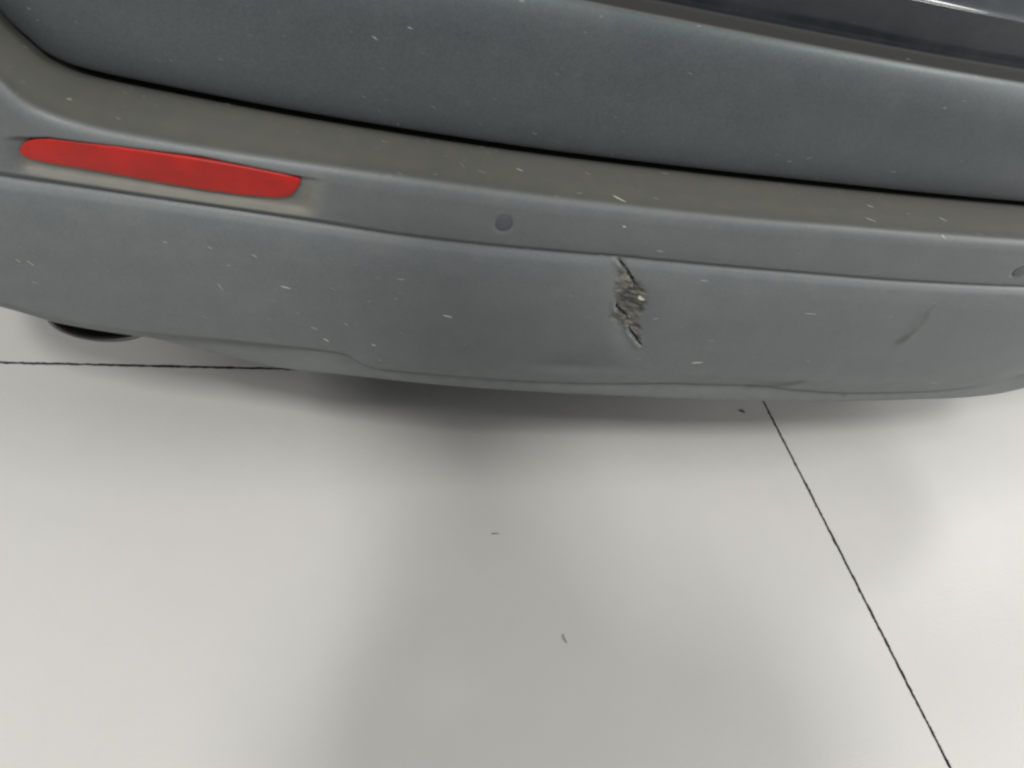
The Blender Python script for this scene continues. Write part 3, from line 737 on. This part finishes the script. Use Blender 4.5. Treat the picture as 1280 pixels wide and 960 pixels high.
# ---- flecks of dried dirt stuck to the paint
tree_pts = []; tree_faces = []
for PP, q in ((P, bq), (PT, tq)):
    off = len(tree_pts)
    tree_pts += [tuple(v) for v in PP.reshape(-1, 3).tolist()]
    tree_faces += (q + off).tolist()
tree = BVHTree.FromPolygons(tree_pts, tree_faces)
FLECKS = [(-0.2337, 0.5818, 0.3972, -0.2306, 0.5813, 0.3931, 0.5),
    (-0.225, 0.5805, 0.3968, -0.2202, 0.5798, 0.3919, 0.7),
    (-0.1799, 0.5742, 0.416, -0.1771, 0.5738, 0.4125, 0.3),
    (-0.1683, 0.5727, 0.4101, -0.1645, 0.5722, 0.4066, 0.35),
    (-0.1087, 0.5651, 0.4411, -0.1049, 0.5646, 0.4404, 0.5),
    (-0.0711, 0.5606, 0.4424, -0.0677, 0.5602, 0.4403, 0.5),
    (-0.0342, 0.5565, 0.4403, -0.0295, 0.556, 0.4374, 0.5),
    (-0.0086, 0.5538, 0.4064, -0.0001, 0.5529, 0.4047, 0.8),
    (-0.0652, 0.5599, 0.4004, -0.0605, 0.5594, 0.3928, 0.65),
    (-0.0908, 0.5629, 0.4182, -0.088, 0.5626, 0.4163, 0.4),
    (-0.1596, 0.5715, 0.3988, -0.1564, 0.5711, 0.3966, 0.3),
    (-0.2168, 0.5793, 0.3488, -0.2142, 0.579, 0.3467, 0.35),
    (-0.1182, 0.5662, 0.352, -0.1147, 0.5658, 0.3494, 0.3),
    (-0.0816, 0.5618, 0.3553, -0.078, 0.5614, 0.3527, 0.35),
    (-0.1377, 0.5687, 0.3436, -0.1348, 0.5683, 0.3399, 0.3),
    (0.0202, 0.5509, 0.3562, 0.0262, 0.5503, 0.354, 0.55),
    (0.0328, 0.5497, 0.3416, 0.0385, 0.5491, 0.3377, 0.75),
    (0.0048, 0.5524, 0.3747, 0.0098, 0.5519, 0.3729, 0.4),
    (0.0313, 0.5498, 0.4493, 0.0357, 0.5494, 0.4467, 0.35),
    (0.0362, 0.5494, 0.4114, 0.042, 0.5488, 0.4095, 0.4),
    (-0.0691, 0.5604, 0.2937, -0.064, 0.5598, 0.2916, 0.4),
    (0.0972, 0.5439, 0.4324, 0.104, 0.5434, 0.4319, 0.5),
    (0.1, 0.5437, 0.4158, 0.1053, 0.5433, 0.4141, 0.4),
    (0.1475, 0.54, 0.3914, 0.1574, 0.5393, 0.3892, 0.9),
    (0.0517, 0.5479, 0.3673, 0.0565, 0.5475, 0.3635, 0.5),
    (0.0811, 0.5453, 0.3399, 0.0859, 0.5449, 0.3387, 0.8),
    (0.0902, 0.5445, 0.3179, 0.0943, 0.5442, 0.3163, 0.7),
    (0.1065, 0.5432, 0.3628, 0.1134, 0.5426, 0.3585, 0.35),
    (0.1516, 0.5397, 0.3506, 0.1567, 0.5393, 0.3487, 0.35),
    (0.1752, 0.538, 0.3519, 0.1805, 0.5377, 0.3506, 0.4),
    (0.2229, 0.535, 0.3429, 0.2284, 0.5346, 0.3403, 0.4),
    (0.2519, 0.5333, 0.3035, 0.2588, 0.5329, 0.3009, 0.4),
    (0.3737, 0.5281, 0.3484, 0.3804, 0.5279, 0.3489, 0.4),
    (0.3706, 0.5282, 0.411, 0.3769, 0.528, 0.4116, 0.5),
    (0.2949, 0.5311, 0.406, 0.3019, 0.5308, 0.4067, 0.3),
    (0.0541, 0.5477, 0.4438, 0.0584, 0.5473, 0.4424, 0.4),
    (0.0762, 0.5457, 0.4317, 0.0813, 0.5453, 0.43, 0.3),
    (0.4042, 0.5272, 0.4681, 0.4135, 0.527, 0.4681, 0.7),
    (0.5478, 0.5255, 0.4324, 0.5631, 0.5256, 0.4318, 0.7),
    (0.4462, 0.5263, 0.3459, 0.46, 0.5261, 0.3477, 0.95),
    (0.603, 0.5259, 0.4538, 0.6142, 0.526, 0.4534, 0.4),
    (0.6617, 0.5269, 0.4323, 0.6719, 0.5271, 0.4327, 0.4),
    (0.5914, 0.5257, 0.4112, 0.6001, 0.5258, 0.4116, 0.3),
    (0.4467, 0.5263, 0.3841, 0.456, 0.5262, 0.3837, 0.4),
    (0.8268, 0.5332, 0.3136, 0.8385, 0.5339, 0.3132, 0.5),
    (0.5883, 0.5257, 0.507, 0.5968, 0.5258, 0.5068, 0.3),
    (0.2977, 0.531, 0.5243, 0.3019, 0.5308, 0.5233, 1.0),
    (0.2073, 0.5359, 0.4971, 0.2112, 0.5357, 0.496, 0.4),
    (0.2105, 0.5357, 0.4872, 0.2192, 0.5352, 0.4866, 0.5),
    (0.3432, 0.5291, 0.5002, 0.3502, 0.5289, 0.4996, 0.6),
    (0.2868, 0.5315, 0.4894, 0.2954, 0.5311, 0.487, 0.5),
    (0.1198, 0.5421, 0.5171, 0.1231, 0.5418, 0.5155, 0.3),
    (-0.1503, 0.5703, 0.3096, -0.1411, 0.5691, 0.3148, 0.7),
    (0.4952, 0.5257, 0.5133, 0.5032, 0.5256, 0.5126, 0.3),
    (-0.0487, 0.5581, 0.3863, -0.045, 0.5577, 0.3838, 0.3),
    (-0.0219, 0.5552, 0.3629, -0.0178, 0.5548, 0.3607, 0.35),
    (-0.1477, 0.57, 0.3903, -0.145, 0.5696, 0.3883, 0.3),
    (0.0579, 0.5993, 0.6345, 0.0633, 0.5989, 0.6318, 0.6),
    (0.0843, 0.597, 0.6477, 0.0891, 0.5966, 0.6465, 0.6),
    (0.1128, 0.5947, 0.5845, 0.1169, 0.5943, 0.5819, 0.3),
    (0.2252, 0.5868, 0.6729, 0.2292, 0.5866, 0.6717, 0.3),
    (0.3273, 0.5818, 0.6531, 0.3319, 0.5816, 0.6517, 0.4),
    (0.5432, 0.5775, 0.7074, 0.5485, 0.5775, 0.7074, 0.4),
    (0.4645, 0.578, 0.5831, 0.4701, 0.578, 0.5829, 0.3),
    (0.4834, 0.5778, 0.5874, 0.4886, 0.5777, 0.5905, 0.3),
    (0.5871, 0.5777, 0.5852, 0.5947, 0.5778, 0.586, 0.3),
    (0.6179, 0.5781, 0.6695, 0.6259, 0.5782, 0.6706, 0.35),
    (-0.1925, 0.6279, 0.6037, -0.19, 0.6276, 0.6025, 0.3),
    (0.2051, 0.588, 0.5749, 0.2096, 0.5878, 0.574, 0.3),
    (0.3227, 0.5819, 0.6988, 0.327, 0.5818, 0.6988, 0.6),
    (0.1431, 0.5785, 0.543, 0.1466, 0.5694, 0.543, 0.4),
    (0.1583, 0.5689, 0.543, 0.1661, 0.5651, 0.543, 0.3),
    (0.1955, 0.5774, 0.543, 0.2014, 0.5744, 0.543, 0.7),
    (0.2623, 0.5826, 0.543, 0.2685, 0.5796, 0.543, 0.3),
    (0.2266, 0.5424, 0.543, 0.2324, 0.5396, 0.543, 0.3),
    (0.2488, 0.5489, 0.543, 0.2562, 0.5501, 0.543, 0.4),
    (0.286, 0.5509, 0.543, 0.2975, 0.5427, 0.543, 0.9),
    (0.3264, 0.553, 0.543, 0.3336, 0.5521, 0.543, 0.3),
    (0.5781, 0.5765, 0.543, 0.585, 0.5731, 0.543, 0.6),
    (0.5689, 0.5548, 0.543, 0.5816, 0.5486, 0.543, 0.7),
    (0.6703, 0.5678, 0.543, 0.6797, 0.5621, 0.543, 0.7),
    (0.6633, 0.538, 0.543, 0.6689, 0.5312, 0.543, 1.0),
    (0.7138, 0.545, 0.543, 0.7241, 0.5452, 0.543, 0.4),
    (0.1169, 0.5573, 0.543, 0.121, 0.5567, 0.543, 0.3),
    (0.6262, 0.5692, 0.543, 0.6331, 0.5684, 0.543, 0.3),
    (0.344, 0.5945, 0.543, 0.3524, 0.5935, 0.543, 0.4),
    (-0.1379, 0.5925, 0.543, -0.1339, 0.5892, 0.543, 0.35),
    (0.0745, 0.5991, 0.543, 0.079, 0.5969, 0.543, 0.2)]
VD = Vector((.12, .75, -.62)).normalized()
bmf = {0: bmesh.new(), 1: bmesh.new(), 2: bmesh.new()}
def fleck(A, B, w, key):
    pts = []
    for q in range(4):
        p = Vector(A).lerp(Vector(B), q / 3)
        hit = tree.ray_cast(p - VD * .12, VD, .3)
        if hit[0] is None: return
        pts.append((hit[0], hit[1] if hit[1].dot(VD) < 0 else -hit[1]))
    bm = bmf[key]; rings = []
    for q, (p, n) in enumerate(pts):
        a = pts[min(q+1, 3)][0]; b = pts[max(q-1, 0)][0]
        t = (a - b).normalized(); s = n.cross(t).normalized()
        ww = w * (.25, 1, .8, .2)[q] * random.uniform(.8, 1.2)
        rings.append([bm.verts.new(p + s*ww + n*.00002), bm.verts.new(p + s*ww*.4 + n*.00035), bm.verts.new(p - s*ww*.5 + n*.0003), bm.verts.new(p - s*ww + n*.00002)])
    for a, b in zip(rings[:-1], rings[1:]):
        for h in range(3): bm.faces.new((a[h], a[h+1], b[h+1], b[h]))
for (ax, ay, az, bx, by, bz, br) in FLECKS:
    fleck((ax, ay, az), (bx, by, bz), (.00028 + .00048 * br ** 1.5), 2 if br > .72 else (1 if br > .42 else 0))
for q in range(380):                      # fainter ones between
    x = random.uniform(-.25, 1.0); z = random.uniform(.32, .47) if q % 3 else random.uniform(.57, .68)
    y = Y0 + KP*(x-XC)**2
    L_ = random.uniform(.0015, .005)
    fleck((x, y, z), (x + L_*.85, y, z - L_*random.uniform(.1, .6)), random.uniform(.00012, .00026), 0)
MAT_FLECK = simple_mat('pale_dry_dirt', (0.50, 0.49, 0.43), 0.8, 0, 900, .3)
MAT_FLECK1 = simple_mat('grey_dry_dirt', (0.31, 0.31, 0.27), 0.85, 0, 900, .3)
MAT_FLECK2 = simple_mat('faint_dry_dirt', (0.19, 0.19, 0.17), 0.85, 0, 900, .3)
for key, mt in ((2, MAT_FLECK), (1, MAT_FLECK1), (0, MAT_FLECK2)):
    bmesh.ops.recalc_face_normals(bmf[key], faces=bmf[key].faces)
    me = bpy.data.meshes.new('dirt_flecks'); bmf[key].to_mesh(me); bmf[key].free()
    o = part('dirt_flecks', me, mt, None); o['kind'] = 'stuff'
# bright torn chip of plastic in the scuff
bm = bmesh.new()
hit = tree.ray_cast(Vector((.3462, .526, .4414)) - VD*.12, VD, .3)
c = hit[0]
shape = [(-.0032, .0004), (-.0022, .0020), (.0012, .0010), (.0050, -.0010), (.0020, -.0016), (-.0010, -.0012)]
top = [bm.verts.new(c + Vector((a, -.0028, b))) for a, b in shape]
bot = [bm.verts.new(c + Vector((a*.7, .001, b*.7 + .0006))) for a, b in shape]
bm.faces.new(top); bm.faces.new(list(reversed(bot)))
for i in range(6): bm.faces.new((top[i], bot[i], bot[(i+1) % 6], top[(i+1) % 6]))
bmesh.ops.recalc_face_normals(bm, faces=bm.faces)
me = bpy.data.meshes.new('torn_chip'); bm.to_mesh(me); bm.free()
part('torn_chip', me, MAT_FLECK, bumper)

# ------------------------------------------------------------------ photographer's phone and the person holding it
def frame_pt(r, u, f):
    """point given along the camera's right, up and forward directions"""
    return CAM_POS + CAM_RIGHT * r - CAM_DOWN * u + CAM_FWD * f
MAT_SKIN = simple_mat('skin', (0.50, 0.33, 0.25), 0.55, 0, 90, .08, .1)
MAT_JACKET = simple_mat('dark_jacket_cloth', (0.045, 0.05, 0.06), 0.9, 0, 500, .25, .3)
MAT_TROUSER = simple_mat('blue_jeans_cloth', (0.05, 0.065, 0.10), 0.9, 0, 600, .3, .3)
MAT_SHOE = simple_mat('black_shoe_leather', (0.02, 0.02, 0.02), 0.5)
MAT_HAIR = simple_mat('dark_hair', (0.025, 0.018, 0.012), 0.7, 0, 400, .4, .6)
MAT_EYE = simple_mat('eye_white', (0.7, 0.7, 0.68), 0.3)
MAT_PHONE = simple_mat('black_phone_shell', (0.02, 0.02, 0.022), 0.35)

bm = bmesh.new(); bmesh.ops.create_cube(bm, size=1)
for v in bm.verts: v.co = Vector((v.co.x * .158, v.co.y * .074, v.co.z * .008))
bmesh.ops.bevel(bm, geom=bm.edges, offset=.0035, segments=3, affect='EDGES')
me = bpy.data.meshes.new('phone'); bm.to_mesh(me); bm.free()
phone = link('smartphone', me, MAT_PHONE)
R3 = Matrix((CAM_RIGHT, -CAM_DOWN, -CAM_FWD)).transposed().to_4x4()
R3.translation = frame_pt(.050, -.018, -.009)
phone.matrix_world = R3
tag(phone, 'black phone held sideways above the floor, taking the picture', 'phone')

def skin_mesh(name, chains, mat, parent, sub=2):
    """chains: lists of (point, radius[, radius2]); the first point of a chain may be the name of an earlier joint"""
    verts, rad, edges, named = [], [], [], {}
    for ch in chains:
        prev = None
        for it in ch:
            if isinstance(it, str):
                prev = named[it]; continue
            nm = it[3] if len(it) > 3 else None
            verts.append(tuple(it[0])); rad.append((it[1], it[2] if len(it) > 2 and it[2] else it[1]))
            i = len(verts) - 1
            if nm: named[nm] = i
            if prev is not None: edges.append((prev, i))
            prev = i
    me = bpy.data.meshes.new(name); me.from_pydata(verts, edges, []); me.update()
    o = bpy.data.objects.new(name, me); COL.objects.link(o); me.materials.append(mat)
    md = o.modifiers.new('skin', 'SKIN'); md.use_smooth_shade = True
    if not me.skin_vertices: 
        bpy.context.view_layer.objects.active = o
    lay = me.skin_vertices[0].data
    for i, r in enumerate(rad): lay[i].radius = r; lay[i].use_root = (i == 0)
    sd = o.modifiers.new('sub', 'SUBSURF'); sd.levels = sd.render_levels = sub
    o.parent = parent
    o.matrix_parent_inverse = Matrix.Translation(-PO)
    return o
PO = Vector((0, -.50, 0))
person = empty('person', PO)
tag(person, 'person in dark jacket and jeans bending forward with a phone', 'person')
V = Vector
hips = V((0, -.50, .93)); waist = V((0, -.45, 1.06)); chest = V((0, -.34, 1.20)); neckb = V((-.03, -.27, 1.30)); neck = V((-.06, -.22, 1.345)); skull = V((-.075, -.155, 1.375))
def arm(sg):
    sh = V((.155*sg, -.32, 1.25)); el = V((.115*sg + .03, -.20, 1.03)); 
    grip = frame_pt(.050 + sg*.088, -.020, -.030)
    wr = grip + V((.045*sg, -.075, -.012))
    return sh, el, wr, grip
body = [[(hips, .09, .08, 'hips'), (waist, .09, .07), (chest, .10, .08, 'chest'), (neckb, .06, .055), (neck, .052, .052), (skull, .075, .085), (V((-.074, -.075, 1.335)), .066, .072), (V((-.074, -.065, 1.285)), .040, .038)]]
body.append(['hips'] )
body = body[:1]
for sg in (-1, 1):
    sh, el, wr, grip = arm(sg)
    nm = 'palm%d' % sg
    body.append(['chest', (sh, .040), (sh.lerp(el, .5), .036), (el, .032), (el.lerp(wr, .5), .028), (wr, .024, .020), (grip, .030, .016, nm)])
    inn = CAM_RIGHT * -sg
    for q, (u, L) in enumerate(((.026, .040), (.010, .046), (-.006, .043), (-.020, .034))):
        b = grip - CAM_DOWN * u
        body.append([nm, (b + inn*.012 + CAM_FWD*.003, .0085), (b + inn*.012 + CAM_FWD*.016 - inn*.010, .008), (b + inn*(.004) + CAM_FWD*.0245, .0075), (b + inn*(L*.35) + CAM_FWD*.0255 , .0065)] if False else
                    [nm, (b - inn*.004 + CAM_FWD*.006, .0085), (b - inn*.002 + CAM_FWD*.020, .0078), (b + inn*.012 + CAM_FWD*.0235 - CAM_FWD*.001, .0070)])
    body.append([nm, (grip + inn*.010 + CAM_DOWN*.018 - CAM_FWD*.010, .010), (grip + inn*.030 + CAM_DOWN*.012 - CAM_FWD*.004, .0090), (grip + inn*.046 + CAM_DOWN*.004 + CAM_FWD*.002, .0078)])
    hp = V((.10*sg, -.53, .88)); kn = V((.115*sg, -.47, .49)); an = V((.12*sg, -.55, .10)); toe = V((.135*sg, -.38, .045))
    body.append(['hips', (hp, .065), (kn, .048), (kn.lerp(an, .35), .045), (an, .038), (V((.12*sg, -.53, .05)), .040, .035), (toe, .038, .024)])

skin_mesh('body', body, MAT_SKIN, person)
jac = [[(V((0, -.54, .84)), .185, .160, 'h'), (waist, .155, .14), (chest, .17, .15, 'c'), (neckb + V((0, -.01, -.015)), .085, .075)]]
tro = [[(V((0, -.52, 1.02)), .145, .12, 'h'), (V((0, -.54, .90)), .13, .11, 'k')]]
sho = []
for sg in (-1, 1):
    sh, el, wr, grip = arm(sg)
    jac.append(['c', (sh, .085), (sh.lerp(el, .5), .064), (el, .055), (el.lerp(wr, .5), .046), (wr.lerp(el, .10), .036)])
    hp = V((.10*sg, -.53, .86)); kn = V((.115*sg, -.47, .49)); an = V((.12*sg, -.55, .12))
    tro.append(['k', (hp, .100), (kn, .076), (kn.lerp(an, .35), .070), (an, .062), (V((.12*sg, -.55, .075)), .060)])
skin_mesh('jacket', jac, MAT_JACKET, person)
skin_mesh('trousers', tro, MAT_TROUSER, person)
for sg in (-1, 1):
    skin_mesh('shoe', [[(V((.12*sg, -.575, .055)), .050, .050), (V((.125*sg, -.48, .05)), .050, .046), (V((.133*sg, -.39, .040)), .050, .036), (V((.136*sg, -.345, .035)), .036, .028)]], MAT_SHOE, person)
skin_mesh('hair', [[(V((-.076, -.215, 1.345)), .062, .060), (V((-.075, -.180, 1.400)), .084, .082), (V((-.075, -.115, 1.400)), .070, .060)]], MAT_HAIR, person)
skin_mesh('nose', [[(V((-.074, -.020, 1.352)), .008), (V((-.074, -.004, 1.325)), .011), (V((-.074, -.012, 1.312)), .014, .009)]], MAT_SKIN, person)
for sg in (-1, 1):
    skin_mesh('ear', [[(V((-.074+.082*sg, -.140, 1.375)), .010, .016), (V((-.074+.084*sg, -.135, 1.345)), .008, .014)]], MAT_SKIN, person)
    bm = bmesh.new(); bmesh.ops.create_uvsphere(bm, u_segments=16, v_segments=10, radius=.012)
    bmesh.ops.translate(bm, verts=bm.verts, vec=(-.074+.031*sg, -.022, 1.345))
    me = bpy.data.meshes.new('eye'); bm.to_mesh(me); bm.free(); me.materials.append(MAT_EYE)
    o = bpy.data.objects.new('eye', me); COL.objects.link(o); o.parent = person; o.matrix_parent_inverse = Matrix.Translation(-PO)
